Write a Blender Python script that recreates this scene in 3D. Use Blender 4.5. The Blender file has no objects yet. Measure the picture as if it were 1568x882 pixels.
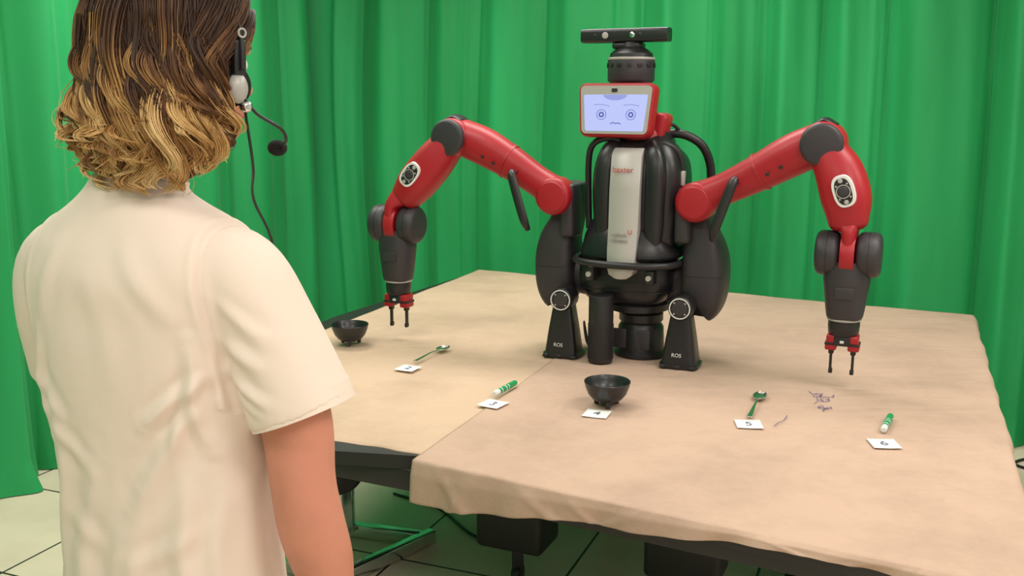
import bpy, bmesh, math, random
import numpy as np
from mathutils import Vector, Matrix, Euler
random.seed(7); np.random.seed(7)
scene=bpy.context.scene
try:
    scene.view_settings.view_transform='Standard'
except Exception: pass
COL=scene.collection
R=math.radians

# ------------------------------------------------------------ materials
def mat(name,c,rough=.5,metal=0.,var=.12,vscale=8.,bump=0.,bscale=60.,coat=0.,emit=None,es=1.,sheen=0.):
    m=bpy.data.materials.new(name);m.use_nodes=True;nt=m.node_tree;N=nt.nodes;L=nt.links
    b=N['Principled BSDF']
    tc=N.new('ShaderNodeTexCoord')
    no=N.new('ShaderNodeTexNoise');no.inputs['Scale'].default_value=vscale;no.inputs['Detail'].default_value=4
    L.new(tc.outputs['Object'],no.inputs['Vector'])
    mx=N.new('ShaderNodeMix');mx.data_type='RGBA'
    L.new(no.outputs['Fac'],mx.inputs['Factor'])
    mx.inputs[6].default_value=(*[x*(1-var) for x in c],1);mx.inputs[7].default_value=(*[min(1,x*(1+var)) for x in c],1)
    L.new(mx.outputs[2],b.inputs['Base Color'])
    b.inputs['Roughness'].default_value=rough;b.inputs['Metallic'].default_value=metal
    b.inputs['Coat Weight'].default_value=coat;b.inputs['Coat Roughness'].default_value=.15
    b.inputs['Sheen Weight'].default_value=sheen
    if bump>0:
        n2=N.new('ShaderNodeTexNoise');n2.inputs['Scale'].default_value=bscale;n2.inputs['Detail'].default_value=5
        L.new(tc.outputs['Object'],n2.inputs['Vector'])
        bp=N.new('ShaderNodeBump');bp.inputs['Strength'].default_value=bump;bp.inputs['Distance'].default_value=.01
        L.new(n2.outputs['Fac'],bp.inputs['Height']);L.new(bp.outputs['Normal'],b.inputs['Normal'])
    if emit:
        b.inputs['Emission Color'].default_value=(*emit,1);b.inputs['Emission Strength'].default_value=es
    return m
M_red=mat('red_plastic',(.37,.006,.016),.45,coat=.05,var=.08)
M_grey=mat('charcoal_plastic',(.034,.029,.035),.48,var=.1)
M_black=mat('black_plastic',(.014,.013,.015),.42)
M_gloss=mat('satin_black',(.012,.011,.014),.35,coat=.04)
M_silver=mat('silver_plastic',(.42,.40,.38),.42,metal=.15,var=.05)
M_chrome=mat('chrome',(.7,.7,.7),.18,metal=1.,var=.05)
M_white=mat('white_plastic',(.75,.75,.75),.4,var=.03)
M_screen=mat('lit_display',(.02,.02,.03),.3,emit=(.52,.58,.98),es=.95)
M_screenband=mat('lit_display_shade',(.02,.02,.03),.3,emit=(.36,.38,.85),es=.85)
M_blueink=mat('display_blue',(.02,.02,.1),.4,emit=(.07,.08,.4),es=.8)
M_redink=mat('red_ink',(.45,.05,.03),.5)
M_card=mat('card_paper',(.84,.83,.80),.7,var=.03)
M_ink=mat('pen_ink',(.14,.17,.27),.6)
M_purple=mat('purple_ink',(.10,.05,.25),.9,var=.3,vscale=40)
M_bowl=mat('black_ceramic',(.013,.013,.015),.4,coat=.2)
M_green=mat('marker_green',(.02,.30,.10),.35)
M_frame=mat('table_frame_black',(.015,.014,.014),.5)
M_steel=mat('spoon_steel',(.62,.60,.57),.22,metal=1.)
M_wall=mat('painted_wall',(.6,.6,.57),.8,bump=.1)
M_ceil=mat('ceiling_tile',(.78,.78,.76),.9,bump=.2,bscale=80)
M_shirt=mat('cream_cotton',(.79,.65,.565),.9,var=.02,bump=.04,bscale=300,sheen=.05)
M_jean=mat('denim',(.04,.06,.12),.85,bump=.3,bscale=200)
M_shoe=mat('shoe_canvas',(.05,.05,.05),.7)
M_foam=mat('mic_foam',(.01,.01,.01),.95,bump=.5,bscale=500)
M_eye=mat('eye_white',(.8,.78,.75),.2,var=.02)
M_iris=mat('iris_brown',(.08,.04,.02),.2)
M_lip=mat('lip',(.5,.2,.17),.5)
M_hairbase=mat('hair_base',(.045,.022,.010),.9,var=.3,bump=.6,bscale=120)

def skin_mat():
    m=mat('skin',(.58,.235,.16),.5,var=.16,vscale=14,bump=.06,bscale=300)
    b=m.node_tree.nodes['Principled BSDF'];b.inputs['Subsurface Weight'].default_value=.12
    b.inputs['Subsurface Radius'].default_value=(.02,.008,.004);b.inputs['Subsurface Scale'].default_value=.5
    return m
M_skin=skin_mat()
def curtain_mat():
    m=bpy.data.materials.new('green_curtain_fabric');m.use_nodes=True;nt=m.node_tree;N=nt.nodes;L=nt.links;b=N['Principled BSDF']
    tc=N.new('ShaderNodeTexCoord');mp=N.new('ShaderNodeMapping');mp.inputs['Scale'].default_value=(2,2,.35)
    no=N.new('ShaderNodeTexNoise');no.inputs['Scale'].default_value=1.6;no.inputs['Detail'].default_value=5
    L.new(tc.outputs['Object'],mp.inputs['Vector']);L.new(mp.outputs[0],no.inputs['Vector'])
    cr=N.new('ShaderNodeValToRGB');cr.color_ramp.elements[0].color=(.009,.25,.066,1);cr.color_ramp.elements[1].color=(.020,.36,.112,1)
    cr.color_ramp.elements[0].position=.3;cr.color_ramp.elements[1].position=.7
    L.new(no.outputs['Fac'],cr.inputs['Fac']);L.new(cr.outputs['Color'],b.inputs['Base Color'])
    b.inputs['Roughness'].default_value=.6;b.inputs['Sheen Weight'].default_value=.15;b.inputs['Sheen Tint'].default_value=(.4,1,.55,1)
    b.inputs['Specular IOR Level'].default_value=.35
    return m
M_curt=curtain_mat()
def cloth_mat(name,c):
    m=bpy.data.materials.new(name);m.use_nodes=True;nt=m.node_tree;N=nt.nodes;L=nt.links;b=N['Principled BSDF']
    tc=N.new('ShaderNodeTexCoord')
    n1=N.new('ShaderNodeTexNoise');n1.inputs['Scale'].default_value=2.6;n1.inputs['Detail'].default_value=10;n1.inputs['Roughness'].default_value=.7
    L.new(tc.outputs['Object'],n1.inputs['Vector'])
    cr=N.new('ShaderNodeValToRGB');e=cr.color_ramp.elements
    e[0].position=.30;e[0].color=(*[x*.80 for x in c],1);e[1].position=.56;e[1].color=(*c,1)
    L.new(n1.outputs['Fac'],cr.inputs['Fac'])
    n2=N.new('ShaderNodeTexNoise');n2.inputs['Scale'].default_value=90;n2.inputs['Detail'].default_value=6
    L.new(tc.outputs['Object'],n2.inputs['Vector'])
    # long soft wrinkles
    mp=N.new('ShaderNodeMapping');mp.inputs['Rotation'].default_value=(0,0,.6);mp.inputs['Scale'].default_value=(1.2,5,1)
    n3=N.new('ShaderNodeTexNoise');n3.inputs['Scale'].default_value=2.2;n3.inputs['Detail'].default_value=3;n3.inputs['Distortion'].default_value=.8
    L.new(tc.outputs['Object'],mp.inputs[0]);L.new(mp.outputs[0],n3.inputs['Vector'])
    L.new(cr.outputs['Color'],b.inputs['Base Color'])
    b2=N.new('ShaderNodeBump');b2.inputs['Strength'].default_value=.35;b2.inputs['Distance'].default_value=.02;L.new(n3.outputs['Fac'],b2.inputs['Height'])
    bp=N.new('ShaderNodeBump');bp.inputs['Strength'].default_value=.15;bp.inputs['Distance'].default_value=.006
    L.new(b2.outputs['Normal'],bp.inputs['Normal'])
    L.new(n2.outputs['Fac'],bp.inputs['Height']);L.new(bp.outputs['Normal'],b.inputs['Normal'])
    b.inputs['Roughness'].default_value=.92;b.inputs['Specular IOR Level'].default_value=.2
    return m
M_cloth=cloth_mat('canvas_cloth_right',(.52,.365,.28))
M_cloth2=cloth_mat('canvas_cloth_left',(.58,.42,.305))
def floor_mat():
    m=bpy.data.materials.new('floor_tiles');m.use_nodes=True;nt=m.node_tree;N=nt.nodes;L=nt.links;b=N['Principled BSDF']
    tc=N.new('ShaderNodeTexCoord');mp=N.new('ShaderNodeMapping');mp.vector_type='POINT'
    a=R(22);mp.inputs['Rotation'].default_value=(0,0,a)
    u=.36*math.cos(a)-3.6*math.sin(a);mp.inputs['Location'].default_value=(-u,.18,0)
    L.new(tc.outputs['Object'],mp.inputs['Vector'])
    br=N.new('ShaderNodeTexBrick');br.offset=0;br.squash=1
    br.inputs['Scale'].default_value=1;br.inputs['Brick Width'].default_value=.62;br.inputs['Row Height'].default_value=.62
    br.inputs['Mortar Size'].default_value=.005;br.inputs['Mortar Smooth'].default_value=.1
    br.inputs['Color1'].default_value=(.92,.77,.60,1);br.inputs['Color2'].default_value=(.86,.72,.56,1);br.inputs['Mortar'].default_value=(.03,.028,.025,1)
    L.new(mp.outputs[0],br.inputs['Vector'])
    no=N.new('ShaderNodeTexNoise');no.inputs['Scale'].default_value=5;no.inputs['Detail'].default_value=8
    L.new(tc.outputs['Object'],no.inputs['Vector'])
    mx=N.new('ShaderNodeMix');mx.data_type='RGBA';mx.blend_type='MULTIPLY';mx.inputs['Factor'].default_value=.25
    L.new(br.outputs['Color'],mx.inputs[6]);L.new(no.outputs['Fac'],mx.inputs[7]);L.new(mx.outputs[2],b.inputs['Base Color'])
    b.inputs['Roughness'].default_value=.45
    return m
M_floor=floor_mat()

# ------------------------------------------------------------ mesh kit
def empty(name,loc=(0,0,0),rz=0,parent=None):
    o=bpy.data.objects.new(name,None);o.empty_display_size=.1;COL.objects.link(o);o.location=loc;o.rotation_euler=(0,0,rz);o.parent=parent;return o
def obj(name,verts,faces,m,parent=None,sharp=38):
    me=bpy.data.meshes.new(name);me.from_pydata([tuple(v) for v in verts],[],faces);me.update()
    bm=bmesh.new();bm.from_mesh(me);bmesh.ops.recalc_face_normals(bm,faces=bm.faces);bm.to_mesh(me);bm.free()
    me.shade_smooth()
    if sharp: me.set_sharp_from_angle(angle=R(sharp))
    if m: me.materials.append(m)
    o=bpy.data.objects.new(name,me);COL.objects.link(o);o.parent=parent;return o
def frombm(name,bm,m,parent=None,sharp=38):
    me=bpy.data.meshes.new(name);bmesh.ops.recalc_face_normals(bm,faces=bm.faces);bm.to_mesh(me);bm.free();me.shade_smooth()
    if sharp: me.set_sharp_from_angle(angle=R(sharp))
    if m: me.materials.append(m)
    o=bpy.data.objects.new(name,me);COL.objects.link(o);o.parent=parent;return o
def rbox(name,size,loc,m,parent=None,bev=.004,rot=(0,0,0),seg=3,taper=None):
    bm=bmesh.new();bmesh.ops.create_cube(bm,size=1)
    for v in bm.verts:
        v.co.x*=size[0];v.co.y*=size[1];v.co.z*=size[2]
        if taper and v.co.z>0: v.co.x*=taper[0];v.co.y*=taper[1]
    if bev>0: bmesh.ops.bevel(bm,geom=bm.edges[:],offset=bev,segments=seg,profile=.5,affect='EDGES')
    bm.transform(Matrix.Translation(loc)@Euler(rot).to_matrix().to_4x4())
    return frombm(name,bm,m,parent)
def catmull(P,res):
    P=[np.array(p,float) for p in P]
    if len(P)<3 or res<=1:
        if res<=1: return P
        return [P[0]+(P[1]-P[0])*i/res for i in range(res+1)]
    Q=[2*P[0]-P[1]]+P+[2*P[-1]-P[-2]];out=[]
    for i in range(1,len(Q)-2):
        for k in range(res):
            t=k/res;a,b,c,d=Q[i-1],Q[i],Q[i+1],Q[i+2]
            out.append(.5*((2*b)+(-a+c)*t+(2*a-5*b+4*c-d)*t*t+(-a+3*b-3*c+d)*t**3))
    out.append(P[-1]);return out
def sweep(name,pts,rad,m,parent=None,n=28,pw=2.,res=6,up=(0,1,0),rc=0,sharp=38):
    """tube through pts; rad = scalar or (ra,rb) per point; rc>0 rounds the caps"""
    rr=[(r,r) if not hasattr(r,'__len__') else r for r in (rad if hasattr(rad,'__len__') else [rad]*len(pts))]
    D=catmull([list(p)+list(r) for p,r in zip(pts,rr)],res)
    C=[Vector(d[:3]) for d in D];RA=[(max(d[3],1e-4),max(d[4],1e-4)) for d in D]
    k=len(C);T=[(C[min(i+1,k-1)]-C[max(i-1,0)]).normalized() for i in range(k)]
    if rc:
        s0=[];s1=[]
        for j in range(1,5):
            a=j/4*math.pi/2*.97
            sc=(1-rc*(1-math.cos(a))) if rc<1 else math.cos(a)
            s0.insert(0,(C[0]-T[0]*math.sin(a)*rc*min(RA[0]),(RA[0][0]*sc,RA[0][1]*sc),T[0]))
            s1.append((C[-1]+T[-1]*math.sin(a)*rc*min(RA[-1]),(RA[-1][0]*sc,RA[-1][1]*sc),T[-1]))
        S=s0+list(zip(C,RA,T))+s1
    else: S=list(zip(C,RA,T))
    verts=[];faces=[];upv=Vector(up)
    for c,(ra,rb),t in S:
        B=t.cross(upv)
        if B.length<.05: B=t.cross(Vector((1,0,0)))
        B.normalize();Nn=B.cross(t).normalized()
        for j in range(n):
            a=2*math.pi*j/n;ca,sa=math.cos(a),math.sin(a)
            x=math.copysign(abs(ca)**(2/pw),ca)*ra;y=math.copysign(abs(sa)**(2/pw),sa)*rb
            verts.append(c+B*x+Nn*y)
    for i in range(len(S)-1):
        for j in range(n):
            a=i*n+j;b=i*n+(j+1)%n;faces.append((a,b,b+n,a+n))
    faces.append(tuple(range(n))[::-1]);faces.append(tuple(range((len(S)-1)*n,len(S)*n)))
    return obj(name,verts,faces,m,parent,sharp)
def lathe(name,prof,o,axis,m,parent=None,n=40,sharp=38,sx=1.,closed=False):
    axis=Vector(axis).normalized();h=Vector((0,0,1)) if abs(axis.z)<.9 else Vector((1,0,0))
    B=axis.cross(h).normalized();Nn=B.cross(axis).normalized();o=Vector(o)
    verts=[];faces=[]
    for r,z in prof:
        r=max(r,1e-4)
        for j in range(n):
            a=2*math.pi*j/n;verts.append(o+axis*z+B*(math.cos(a)*r*sx)+Nn*(math.sin(a)*r))
    for i in range(len(prof)-1):
        for j in range(n):
            a=i*n+j;b=i*n+(j+1)%n;faces.append((a,b,b+n,a+n))
    if closed:
        k=(len(prof)-1)*n
        for j in range(n): faces.append((k+j,k+(j+1)%n,(j+1)%n,j))
    else:
        faces.append(tuple(range(n))[::-1]);faces.append(tuple(range((len(prof)-1)*n,len(prof)*n)))
    return obj(name,verts,faces,m,parent,sharp)
def drum(name,o,axis,r,h,m,parent,ch=.006,n=48):
    return lathe(name,[(r-ch*2.2,0),(r-ch,ch*.3),(r-ch*.3,ch),(r,ch*2),(r,h-ch*2),(r-ch*.3,h-ch),(r-ch,h-ch*.3),(r-ch*2.2,h)],o,axis,m,parent,n,sharp=50)
def ring(name,o,axis,r,w,t,m,parent,sx=1.,n=40):
    return lathe(name,[(r-w/2,0),(r-w/2,t),(r+w/2,t),(r+w/2,0)],o,axis,m,parent,n,sx=sx,closed=True)
def ell(name,c,r,m=None,parent=None,rot=(0,0,0),seg=32):
    bm=bmesh.new();bmesh.ops.create_uvsphere(bm,u_segments=seg,v_segments=seg//2,radius=1)
    bm.transform(Matrix.Translation(c)@Euler(rot).to_matrix().to_4x4()@Matrix.Diagonal((*r,1)))
    return frombm(name,bm,m,parent,0)
def text(name,body,size,loc,rot,m,parent,ext=.0004):
    t=bpy.data.curves.new(name,'FONT');t.body=body;t.size=size;t.extrude=ext;t.align_x='CENTER';t.align_y='CENTER'
    o=bpy.data.objects.new(name,t);COL.objects.link(o)
    dg=bpy.context.evaluated_depsgraph_get();me=bpy.data.meshes.new_from_object(o.evaluated_get(dg));bpy.data.objects.remove(o)
    me.materials.clear();me.materials.append(m)
    me.transform(Matrix.Translation(loc)@Euler(rot).to_matrix().to_4x4())
    q=bpy.data.objects.new(name,me);COL.objects.link(q);q.parent=parent;return q
def fuse(name,parts,voxel,smooth,m,parent):
    bm=bmesh.new()
    for p in parts:
        bm.from_mesh(p.data)
    me=bpy.data.meshes.new(name);bm.to_mesh(me);bm.free()
    for p in parts: bpy.data.objects.remove(p)
    o=bpy.data.objects.new(name,me);COL.objects.link(o)
    md=o.modifiers.new('r','REMESH');md.mode='VOXEL';md.voxel_size=voxel;md.use_smooth_shade=True
    ms=o.modifiers.new('s','SMOOTH');ms.factor=.5;ms.iterations=smooth
    dg=bpy.context.evaluated_depsgraph_get();me2=bpy.data.meshes.new_from_object(o.evaluated_get(dg))
    bpy.data.objects.remove(o)
    me2.name=name;me2.materials.clear();me2.materials.append(m);me2.shade_smooth()
    q=bpy.data.objects.new(name,me2);COL.objects.link(q);q.parent=parent;return q

# ------------------------------------------------------------ room
x0,x1,y0,y1,zc=-2.8,4.6,-1.8,7.1,3.0
def slab(name,lo,hi,m):
    c=[(a+b)/2 for a,b in zip(lo,hi)];s=[b-a for a,b in zip(lo,hi)]
    return rbox(name,s,c,m,None,0)
slab('floor',(x0,y0,-.1),(x1,y1,0),M_floor)
slab('ceiling',(x0,y0,zc),(x1,y1,zc+.1),M_ceil)
slab('wall_left',(x0-.1,y0,0),(x0,y1,zc),M_wall)
slab('wall_right',(x1,y0,0),(x1+.1,y1,zc),M_wall)
slab('wall_back',(x0,y1,0),(x1,y1+.1,zc),M_wall)
slab('wall_front',(x0,y0-.1,0),(x1,y0,zc),M_wall)

def curtain(name,path,seed,flat=1.,z0=.004,z1=2.93):
    rnd=np.random.RandomState(seed)
    D=np.array(catmull([list(p) for p in path],20));seg=np.linalg.norm(np.diff(D,axis=0),axis=1);S=np.concatenate([[0],np.cumsum(seg)])
    L=S[-1];ns=int(L/.013);s=np.linspace(0,L,ns)
    X=np.interp(s,S,D[:,0]);Y=np.interp(s,S,D[:,1])
    tx=np.gradient(X);ty=np.gradient(Y);l=np.hypot(tx,ty);nx,ny=ty/l,-tx/l
    kn=int(L/.35)+3;fr=rnd.uniform(.55,1.7,kn);f=np.interp(s,np.linspace(0,L,kn),fr)
    ph=np.cumsum(f)*(s[1]-s[0])*2*math.pi/.44
    am=np.interp(s,np.linspace(0,L,kn),rnd.uniform(.4,1.3,kn))*flat
    nz=34;Z=np.concatenate([np.linspace(z0,.3,8)[:-1],np.linspace(.3,z1,nz-7)])
    V=[];F=[]
    for iz,z in enumerate(Z):
        dr=.30*np.sin(z*1.1+s*1.3)+.22*np.sin(z*1.9+s*.9+seed)
        w=ph+dr
        d=am*(.058*np.cos(w)+.014*np.cos(2*w+1.0+.5*np.sin(s*2)))+.03*np.sin(s*1.9+seed)
        d+=-.040*am*np.exp(-((np.mod(w,2*math.pi)-3.6)/.22)**2)+.020*am*np.exp(-((np.mod(w*.5,2*math.pi)-1.2)/.10)**2)
        d+=.003*np.sin(w*3.7+z*2.2)
        if z<.12: d=d*(1+ (0.12-z)*3)+ (.12-z)*.25
        for i in range(ns): V.append((X[i]+nx[i]*d[i],Y[i]+ny[i]*d[i],z))
    for iz in range(len(Z)-1):
        for i in range(ns-1):
            a=iz*ns+i;F.append((a,a+1,a+1+ns,a+ns))
    me=bpy.data.meshes.new(name);me.from_pydata(V,[],F);me.update();me.shade_smooth();me.materials.append(M_curt)
    o=bpy.data.objects.new(name,me);COL.objects.link(o)
    return o
c1=curtain('green_curtain',[(-2.35,-.6),(-2.25,2.0),(-2.10,3.75),(-2.03,4.2),(-1.62,5.2),(-1.22,6.05)],3)
c2=curtain('green_curtain',[(-1.28,6.22),(.0,5.68),(1.2,5.06),(2.38,4.46),(3.3,3.9),(4.2,3.2)],11)
def rail(path,nm):
    return sweep(nm,[(p[0],p[1],2.955) for p in path],.014,M_chrome,None,n=10,res=4)
rail([(-2.35,-.6),(-2.25,2.0),(-2.05,4.2),(-1.25,6.1)],'curtain_rail');rail([(-1.28,6.22),(0,5.68),(2.38,4.46),(4.2,3.2)],'curtain_rail')

# ------------------------------------------------------------ ceiling lights
def panel(loc,sx,sy,e,rz=0):
    g=empty('ceiling_light_panel',loc,rz)
    rbox('housing',(sx+.08,sy+.08,.03),(0,0,.03),M_white,g,.004)
    ld=bpy.data.lights.new('lamp','AREA');ld.shape='RECTANGLE';ld.size=sx;ld.size_y=sy;ld.energy=e;ld.color=(1,.955,.90)
    lo=bpy.data.objects.new('lamp',ld);COL.objects.link(lo);lo.parent=g;lo.location=(0,0,.008)
for (x,y,e) in [(-1.3,.3,25),(1.3,.2,38),(-.9,2.5,22),(1.6,2.4,31),(.3,4.0,33),(-1.2,4.3,31),(3.2,1.6,33),(.4,-1.1,26)]:
    panel((x,y,zc-.05),1.2,.6,e,0)
w=bpy.data.worlds.new('world');scene.world=w;w.use_nodes=True;w.node_tree.nodes['Background'].inputs[0].default_value=(.9,.95,1,1);w.node_tree.nodes['Background'].inputs[1].default_value=.3

# ------------------------------------------------------------ table
TZ=.75
BL=Vector((-.178,5.161));L1=Vector((-.769,4.038));LC=Vector((-1.13,2.82));F1=Vector((-.473,2.416));F2=Vector((-.251,2.346))
BR=Vector((1.941,4.025));R1=Vector((1.395,2.68));R2=Vector((1.10,1.96));FC=Vector((.99,1.66));F3=Vector((.718,1.796));SB=Vector((.70,4.68))
tab=empty('work_table',(0,0,0))
def prism(name,poly,za,zb,m,parent):
    n=len(poly);v=[(p[0],p[1],za) for p in poly]+[(p[0],p[1],zb) for p in poly]
    return obj(name,v,[tuple(range(n)),tuple(range(n,2*n))]+[(i,(i+1)%n,(i+1)%n+n,i+n) for i in range(n)],m,parent,30)
def inset(poly,d):
    c=sum((Vector(p) for p in poly),Vector((0,0)))/len(poly)
    return [Vector(p)+(c-Vector(p)).normalized()*d for p in poly]
prism('top_left',inset([BL,L1,LC,F1,F2+Vector((.02,.03)),SB],.02),.705,.742,M_frame,tab)
prism('top_right',inset([SB,F2,F3,FC,R2,R1,BR],.02),.700,.742,M_frame,tab)
def beam(n,a,b,z,w,h,m=M_frame,par=tab):
    a=Vector((*a,z));b=Vector((*b,z));d=b-a
    return rbox(n,(d.length,w,h),(a+b)/2,m,par,.004,rot=(0,0,math.atan2(d.y,d.x)))
e1=(F3-F2).normalized();e2=Vector((.378,.926)).normalized()
beam('apron_left',F1-e1*.55+e2*.05,F2+e2*.06+e1*.1,.675,.03,.06)
beam('apron_front',F2+e2*.10+e1*.05,FC+e2*.12-e1*.05,.665,.04,.075)
beam('apron_right',FC+e2*.14-e1*.1,BR-e2*.1-e1*.12,.67,.04,.06)
beam('apron_leftside',LC+Vector((.1,.1)),BL+Vector((.05,-.15)),.67,.04,.06)
beam('apron_back',BL+Vector((.1,-.15)),BR+Vector((-.15,-.05)),.67,.04,.06)
def leg(p,w=.07,name='leg'):
    rbox(name,(w,w,.60),(p.x,p.y,.34),M_frame,tab,.005,rot=(0,0,R(-24)))
    rbox(name+'_foot',(.10,.34,.06),(p.x,p.y,.085),M_frame,tab,.02,rot=(0,0,R(-24)))
    for sgn in(-1,1):
        q=p+Vector((.39,.92))*(.13*sgn)
        lathe(name+'_castor',[(.012,-.016),(.030,-.014),(.033,0),(.030,.014),(.012,.016)],(q.x,q.y,.034),(.92,-.39,0),M_black,tab,24)
leg(F2+e2*1.5+e1*.14);leg(F2+e2*1.3+e1*.88);leg(FC+e2*.25-e1*.28,.055);leg(BR-e2*.3-e1*.2);leg(BL+Vector((.2,-.35)));leg(LC+Vector((.22,.12)),.055)
for nm,q in (('motor_box',(.02,3.14)),('motor_box_b',(.56,2.92))):
    rbox(nm,(.24,.18,.20),(q[0],q[1],.25),M_frame,tab,.02,rot=(0,0,R(-24)))
    rbox(nm+'_column',(.08,.08,.36),(q[0]+.03,q[1]+.06,.52),M_frame,tab,.006,rot=(0,0,R(-24)))
    lathe(nm+'_castor',[(.012,-.016),(.030,-.014),(.033,0),(.030,.014),(.012,.016)],(q[0],q[1],.034),(.92,-.39,0),M_black,tab,24)
    rbox(nm+'_fork',(.04,.03,.12),(q[0],q[1],.10),M_frame,tab,.004)
def wob(x,y): return .0011*math.sin(9*x+4*y)+.0007*math.sin(17*x-11*y+1)+.0004*math.sin(31*y+7*x)
def cloth(name,A,B,C,D,zoff,hang_front,hang_side,m,nu=170,nv=190,folds=False):
    g=bmesh.new();rows=[];
    for j in range(nv+1):
        row=[];t=j/nv
        for i in range(nu+1):
            s=i/nu
            tt=min(t/.91,1);ex=max(0,(t-.91)/.09)
            ss=min(s/.97,1);sx=max(0,(s-.97)/.03)
            p=(A*(1-ss)+B*ss)*(1-tt)+(D*(1-ss)+C*ss)*tt
            outf=(D-A).normalized();outs=(B-A).normalized()
            h=hang_front(ss)*ex;hs=hang_side(tt)*sx
            wv=.007*math.sin(ss*29+1)+.005*math.sin(ss*61+ex*1.5)+.004*math.sin(ss*13)
            if folds:  # diagonal creases where the cloth drops over the front edge
                for c0,sl,wd,am in((.05,.06,.012,.010),(.13,-.05,.010,.012),(.21,.07,.014,.009),(.30,.05,.010,.008),(.44,-.07,.014,.008),(.62,.06,.012,.006),(.80,-.05,.012,.006)):
                    wv+=am*math.exp(-((ss-c0-sl*ex)/wd)**2)
            p=p+outf*(.010*min(1,ex*3)+wv*ex)+outs*(.010*min(1,sx*3)+(.006*math.sin(tt*33)+.004*math.sin(tt*71))*sx)
            z=TZ+zoff+wob(p.x,p.y)*(1-.5*ex)-max(h,hs)
            row.append(g.verts.new((p.x,p.y,z)))
        rows.append(row)
    for j in range(nv):
        for i in range(nu): g.faces.new((rows[j][i],rows[j][i+1],rows[j+1][i+1],rows[j+1][i]))
    o=frombm(name,g,m,tab,0)
    md=o.modifiers.new('t','SOLIDIFY');md.thickness=.0015;md.offset=1
    return o
cloth('cloth_right',SB,BR,FC,F2,-.0005,lambda s: .018+.085*math.exp(-(s/.42)**2)+.006*math.sin(s*17),lambda t:.030+.008*math.sin(t*19),M_cloth,folds=True)
cloth('cloth_left',BL,SB+Vector((.12,-.06)),F2+Vector((.10,-.01))+e2*.04,LC,-.004,lambda s:.012,lambda t:0.,M_cloth2,nu=110)

# stand + cables under the table
st=empty('metal_stand',(0,0,0))
beam('rail_a',(-.60,3.10),(-.30,3.45),.03,.04,.05,M_chrome,st);beam('rail_b',(-.75,3.55),(-.34,3.42),.03,.04,.05,M_chrome,st)
beam('rail_c',(-.85,3.25),(-.60,3.10),.03,.04,.05,M_chrome,st)
rbox('post',(.045,.045,.60),(-.62,3.48,.33),M_chrome,st,.005);rbox('post_b',(.03,.05,.62),(-.70,3.22,.33),M_frame,st,.005)
drum('reel',(-.62,3.20,.42),(.5,-1,0),.09,.10,M_black,st)
beam('brace',(-.62,3.48),(-.35,3.75),.28,.05,.05,M_frame,st)
sweep('floor_power_cable',[(-.5,3.9,.006),(-.3,3.75,.006),(-.15,3.5,.006),(.0,3.42,.006),(.1,3.6,.006)],.006,M_black,None,n=8)
sweep('floor_power_cable',[(2.2,3.9,.006),(2.35,4.1,.006),(2.3,4.25,.006),(2.5,4.3,.006),(2.75,4.0,.006)],.007,M_black,None,n=8)

# ------------------------------------------------------------ robot
rb=empty('two_armed_robot',(.42,3.42,0),R(-24))
def S(*a,**k): return sweep(*a,parent=rb,**k)
TZ1=TZ+.001
lathe('pedestal',[(.094,0),(.094,.012),(.084,.02),(.080,.10),(.070,.115),(.078,.125),(.078,.15),(.066,.16),(.066,.20)],(.045,-.005,TZ1+.003),(0,0,1),M_black,rb)
for a in (-.055,.03): rbox('pedestal_panel',(.05,.01,.07),(.045+a,-.080,.82),M_grey,rb,.004)
lathe('waist_ring',[(.085,0),(.110,.008),(.110,.03),(.095,.04)],(.03,0,.91),(0,0,1),M_black,rb)
S('waist',[(.0,.0,.940),(0,0,.965),(.0,0,1.02),(.0,.01,1.09),(.01,.01,1.13)],[(.11,.09),(.145,.12),(.168,.13),(.165,.13),(.155,.12)],M_gloss,pw=4)
S('waist_shelf',[(.015,-.01,1.105),(.015,-.01,1.12),(.015,-.01,1.15),(.02,0,1.165)],[(.160,.14),(.178,.165),(.168,.155),(.145,.12)],M_gloss,pw=2.8,res=4)
S('waist_bumper_bar',[(-.17,.0,1.10),(-.16,-.13,1.10),(-.09,-.195,1.10),(.01,-.21,1.10),(.12,-.195,1.10),(.19,-.13,1.10),(.20,0,1.10)],.012,M_black,n=14)
for x in(-.09,.12): rbox('waist_clip',(.03,.05,.05),(x,-.16,1.06),M_black,rb,.006);lathe('clip_bolt',[(.009,0),(.009,.01)],(x,-.185,1.06),(0,-1,0),M_silver,rb,16)
for zz_ in(.995,1.025): S('waist_groove',[(.0,.0,zz_),(0,0,zz_+.004)],[(.169,.131),(.169,.131)],M_black,pw=4,res=1,n=48)
# torso shell
TX=.036
S('torso_shell',[(TX,.0,1.14),(TX,0,1.2),(TX,0,1.32),(TX,.005,1.41),(TX,.01,1.465),(TX,.02,1.505)],[(.138,.12),(.150,.13),(.158,.14),(.155,.135),(.138,.118),(.100,.09)],M_gloss,pw=4.0,rc=.35,n=48)
for k in(-1,1):
    S('torso_cheek',[(TX-.008+.083*k,-.085,1.15),(TX-.008+.088*k,-.090,1.25),(TX-.008+.090*k,-.092,1.38),(TX-.008+.083*k,-.085,1.45),(TX-.008+.068*k,-.07,1.485)],[(.030,.060),(.036,.062),(.038,.060),(.034,.055),(.026,.045)],M_gloss,pw=3.2,rc=.5)
S('torso_back',[(.02,.10,1.15),(.02,.11,1.3),(.02,.09,1.47)],[(.12,.07),(.14,.08),(.12,.06)],M_grey,pw=2.6,rc=.6)
rbox('torso_side_latch',(.012,.03,.05),(TX+.158,-.06,1.385),M_silver,rb,.004)
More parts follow.
